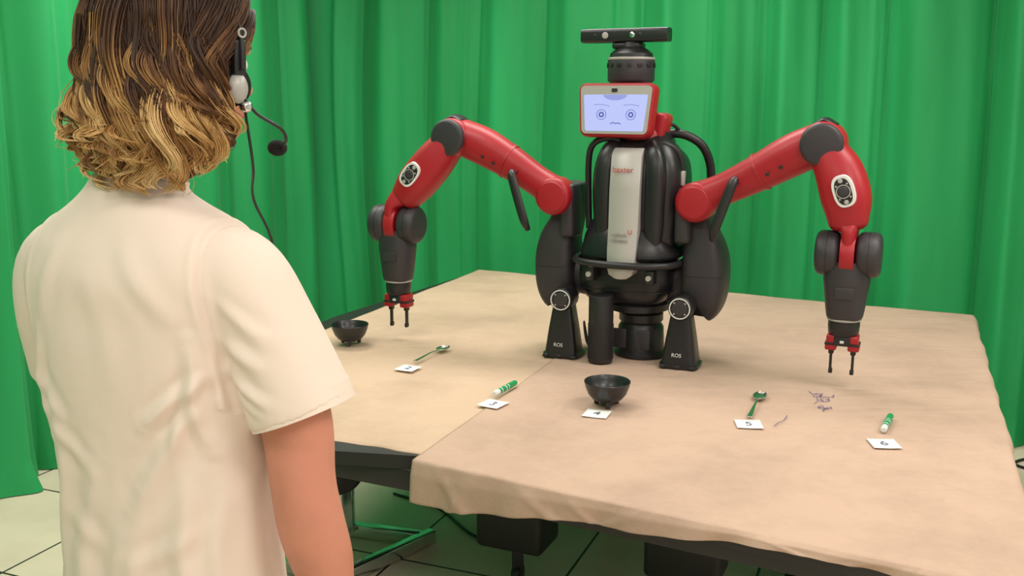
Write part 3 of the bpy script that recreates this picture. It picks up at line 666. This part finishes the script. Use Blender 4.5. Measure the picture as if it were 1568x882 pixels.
# ---- hair
ZP=np.array([.150,.147,.140,.125,.100,.06,.02,-.03,-.08,-.115,-.15,-.18,-.21]);RP=np.array([.001,.03,.058,.083,.102,.114,.118,.121,.125,.126,.112,.090,.07])
arc=np.concatenate([[0],np.cumsum(np.hypot(np.diff(ZP),np.diff(RP)))])
def prof_s(s): return np.interp(s,arc,ZP),np.interp(s,arc,RP)
def s_of_z(z): return np.interp(-z,-ZP,arc)
HOFF=np.array([0,-.022,0])
def shell_r(phi,z,f=.86):
    r=np.interp(-z,-ZP,RP)*f
    a=abs(phi)
    if a>R(88) and z<.05:
        k=min(1,(a-R(88))/R(20));k*=min(1,(.05-z)/.03);r=r*(1-.55*k)
    return r
V=[];Fc=[];nph=72;zz=np.concatenate([[.128,.124,.115,.10],np.linspace(.08,-.165,22)])
for z in zz:
    for j in range(nph):
        ph=-math.pi+2*math.pi*j/nph
        fr=.84 if z<.1 else .84*min(1,.25+(.128-z)/.03*.75)
        r=shell_r(ph,z,fr)
        if z<-.08: r*=1-.5*min(1,(-.08-z)/.085)
        V.append((math.sin(ph)*r+HOFF[0],-math.cos(ph)*r*1.03+HOFF[1],z))
for i in range(len(zz)-1):
    for j in range(nph): a=i*nph+j;b=i*nph+(j+1)%nph;Fc.append((a,b,b+nph,a+nph))
Fc.append(tuple(range(nph)));Fc.append(tuple(range((len(zz)-1)*nph,len(zz)*nph)))
hb=obj('hair_underlayer',V,Fc,M_hairbase,None,0);hpart(hb)

NP=34
def hair():
    rs=np.random.RandomState(5);strands=[];lock=[]
    ng=430;nc=56
    t=np.linspace(0,1,NP)
    for g in range(ng):
        zr=-.05+.20*(rs.rand()**.6)
        phi=rs.uniform(-math.pi,math.pi)
        if abs(phi)>R(100) and zr<.075: phi=rs.uniform(-R(100),R(100))
        sr=s_of_z(zr) if zr<.147 else arc[1]*rs.rand()
        lay=.79+.20*np.clip((zr+.05)/.15,0,1)+rs.normal(0,.035)
        zend=rs.uniform(-.215,-.12) if abs(phi)<R(70) else rs.uniform(-.175,-.10)
        if zr>.05: zend=min(-.10,zend+rs.choice([0,.02,.05]))
        se=s_of_z(zend)
        s=sr+(se-sr)*t
        z,r=prof_s(s);r=r*lay
        a=abs(phi);sg=1 if phi>0 else -1
        tgt=a if a<R(94) else rs.uniform(R(68),R(94))
        ph=sg*(a+(tgt-a)*np.clip(t*2.2,0,1)**.8)+rs.normal(0,.12)*t
        press=np.exp(-((np.abs(ph)-R(103))/R(13))**2)*np.exp(-((z+.03)/.035)**2)
        r=r*(1-.22*press)
        p0=1.9*math.sin(phi*2.1)+1.1*math.sin(phi*4+1)+rs.normal(0,.5)
        fr=rs.uniform(1.3,1.8)
        A=(.001+.006*np.clip((t-.15)/.3,0,1)+.012*np.clip((t-.42)/.4,0,1))*rs.uniform(.7,1.4)
        th=2*math.pi*fr*(t**1.2)+p0
        wv=A*np.sin(th);wr=A*.8*np.cos(th+.4)
        tip=np.clip((t-.76)/.24,0,1);cdir=rs.choice([-1,1]);ck=rs.uniform(.3,1.1)
        wr=wr+.017*ck*(np.sin(tip*2.8))*(1 if rs.rand()<.6 else -1)
        wv=wv+cdir*.016*ck*tip**1.4
        zup=.028*ck*tip**2
        width=rs.uniform(.006,.012)
        rad=np.stack([np.sin(ph),-np.cos(ph)*1.03,0*ph],1);tan=np.stack([np.cos(ph),np.sin(ph),0*ph],1)
        base=rad*(r+wr)[:,None]+tan*wv[:,None]+np.stack([0*z,0*z,z+zup],1)+HOFF
        lk=rs.normal(0,1)
        for c in range(nc):
            u=rs.normal(0,1,2);u*=min(1,1.8/np.hypot(*u))
            w_=width*(1.05-.62*t)
            q=base+tan*(u[0]*w_)[:,None]+rad*(u[1]*w_*.55)[:,None]
            fz=rs.uniform(.0004,.0018);q+=np.stack([fz*np.sin(t*rs.uniform(8,18)+rs.uniform(0,6)),fz*np.sin(t*rs.uniform(8,18)+rs.uniform(0,6)),0*t],1)*t[:,None]
            L=rs.uniform(.84,1.0)
            ti=t*L;q=np.stack([np.interp(ti,t,q[:,k]) for k in range(3)],1)
            strands.append(q);lock.append(lk+rs.normal(0,.35))
    for c in range(600):
        i=rs.randint(len(strands));q=strands[i].copy();d=rs.normal(0,1,3);q+=d*(.008*(t**2))[:,None]+rs.normal(0,1,3)*(.004*np.sin(t*9))[:,None]*t[:,None];strands.append(q);lock.append(lock[i])
    P=np.array(strands,dtype=np.float32)
    n=len(P)
    M=np.array(MH);Pw=P@M[:3,:3].T.astype(np.float32)+M[:3,3].astype(np.float32)
    hc=bpy.data.hair_curves.new('hair');hc.add_curves([NP]*n)
    hc.attributes['position'].data.foreach_set('vector',Pw.reshape(-1).astype(np.float32))
    ra=hc.attributes.get('radius') or hc.attributes.new('radius','FLOAT','POINT')
    rr=np.tile((.00080*(1-.5*t**2)).astype(np.float32),n);ra.data.foreach_set('value',rr)
    la=hc.attributes.new('lock','FLOAT','CURVE');la.data.foreach_set('value',np.array(lock,dtype=np.float32))
    m=bpy.data.materials.new('ombre_hair');m.use_nodes=True;nt=m.node_tree;N=nt.nodes;L=nt.links;b=N['Principled BSDF']
    at=N.new('ShaderNodeAttribute');at.attribute_name='lock';tc=N.new('ShaderNodeTexCoord');sp=N.new('ShaderNodeSeparateXYZ');L.new(tc.outputs['Object'],sp.inputs[0])
    no=N.new('ShaderNodeTexNoise');no.inputs['Scale'].default_value=14;no.inputs['Detail'].default_value=3
    mp=N.new('ShaderNodeMapping');mp.inputs['Scale'].default_value=(3,3,.5);L.new(tc.outputs['Object'],mp.inputs[0]);L.new(mp.outputs[0],no.inputs[0])
    def ma(a,k,c):
        q=N.new('ShaderNodeMath');q.operation='MULTIPLY_ADD';L.new(a,q.inputs[0]);q.inputs[1].default_value=k
        if isinstance(c,float): q.inputs[2].default_value=c
        else: L.new(c,q.inputs[2])
        return q.outputs[0]
    f=ma(sp.outputs['Z'],-1/.30,1.80/.30)
    f=ma(no.outputs['Fac'],.7,f);f=ma(at.outputs['Fac'],.17,f);f=ma(sp.outputs['X'],-.9,f)
    sb=N.new('ShaderNodeMath');sb.operation='SUBTRACT';sb.inputs[1].default_value=.27;L.new(f,sb.inputs[0])
    cr=N.new('ShaderNodeValToRGB');e=cr.color_ramp.elements;e[0].position=.13;e[0].color=(.042,.017,.009,1);e[1].position=1.0;e[1].color=(.78,.55,.27,1)
    x=e.new(.38);x.color=(.12,.050,.020,1);x=e.new(.56);x.color=(.32,.155,.050,1);x=e.new(.78);x.color=(.58,.34,.12,1)
    L.new(sb.outputs[0],cr.inputs[0]);L.new(cr.outputs[0],b.inputs['Base Color']);b.inputs['Roughness'].default_value=.5
    b.inputs['Specular IOR Level'].default_value=.35
    hc.materials.append(m)
    o=bpy.data.objects.new('hair',hc);COL.objects.link(o);o.parent=per
hair()
# ---- headset
hs=empty('headset',(0,0,0),0,per)
def hsx(o): o.data.transform(MH);o.parent=hs;return o
xe=.124
bandpts=[(xe*math.sin(a)*1.02,.012,-.01+ .172*math.cos(a)) for a in np.linspace(-math.pi/2,math.pi/2,17)]
hsx(sweep('headband',bandpts,[(.007,.0035)]*17,M_black,None,n=14,up=(0,1,0)))
for k in(1,-1):
    hsx(drum('ear_cushion',(.084*k,.012,-.032),(k,0,0),.030,.030,M_foam,None,.004))
    hsx(lathe('ear_shell',[(.021,0),(.022,.006),(.017,.012),(.006,.015)],(.113*k,.012,-.036),(k,0,0),M_silver,None,32,sx=.75))
    hsx(rbox('yoke',(.012,.020,.050),(.120*k,.012,.008),M_black,None,.003));hsx(ring('yoke_ring',(.127*k,.012,.042),(k,0,0),.006,.0025,.003,M_silver,None))
hsx(sweep('mic_boom',[(.120,.022,-.050),(.126,.04,-.072),(.128,.080,-.092),(.108,.105,-.110),(.075,.118,-.120)],.0026,M_black,None,n=10))
hsx(drum('boom_pivot',(.112,.024,-.062),(1,0,0),.008,.016,M_chrome,None,.002))
hsx(ell('mic_foam',(.066,.120,-.122),(.019,.013,.013),M_foam))
sweep('headset_cord',[MH@Vector((.110,.03,-.07)),MH@Vector((.10,.05,-.15)),Vector((.13,.09,1.49)),Vector((.13,.14,1.40)),Vector((.12,.16,1.2)),Vector((.11,.16,1.0))],.0022,M_black,hs,n=8)

# ------------------------------------------------------------ camera
cd=bpy.data.cameras.new('camera');cam=bpy.data.objects.new('camera',cd);COL.objects.link(cam)
cd.sensor_width=36;cd.lens=1530/1600*36;cam.location=(0,0,1.65);cam.rotation_euler=(R(79),0,0);cd.clip_start=.05
scene.camera=cam
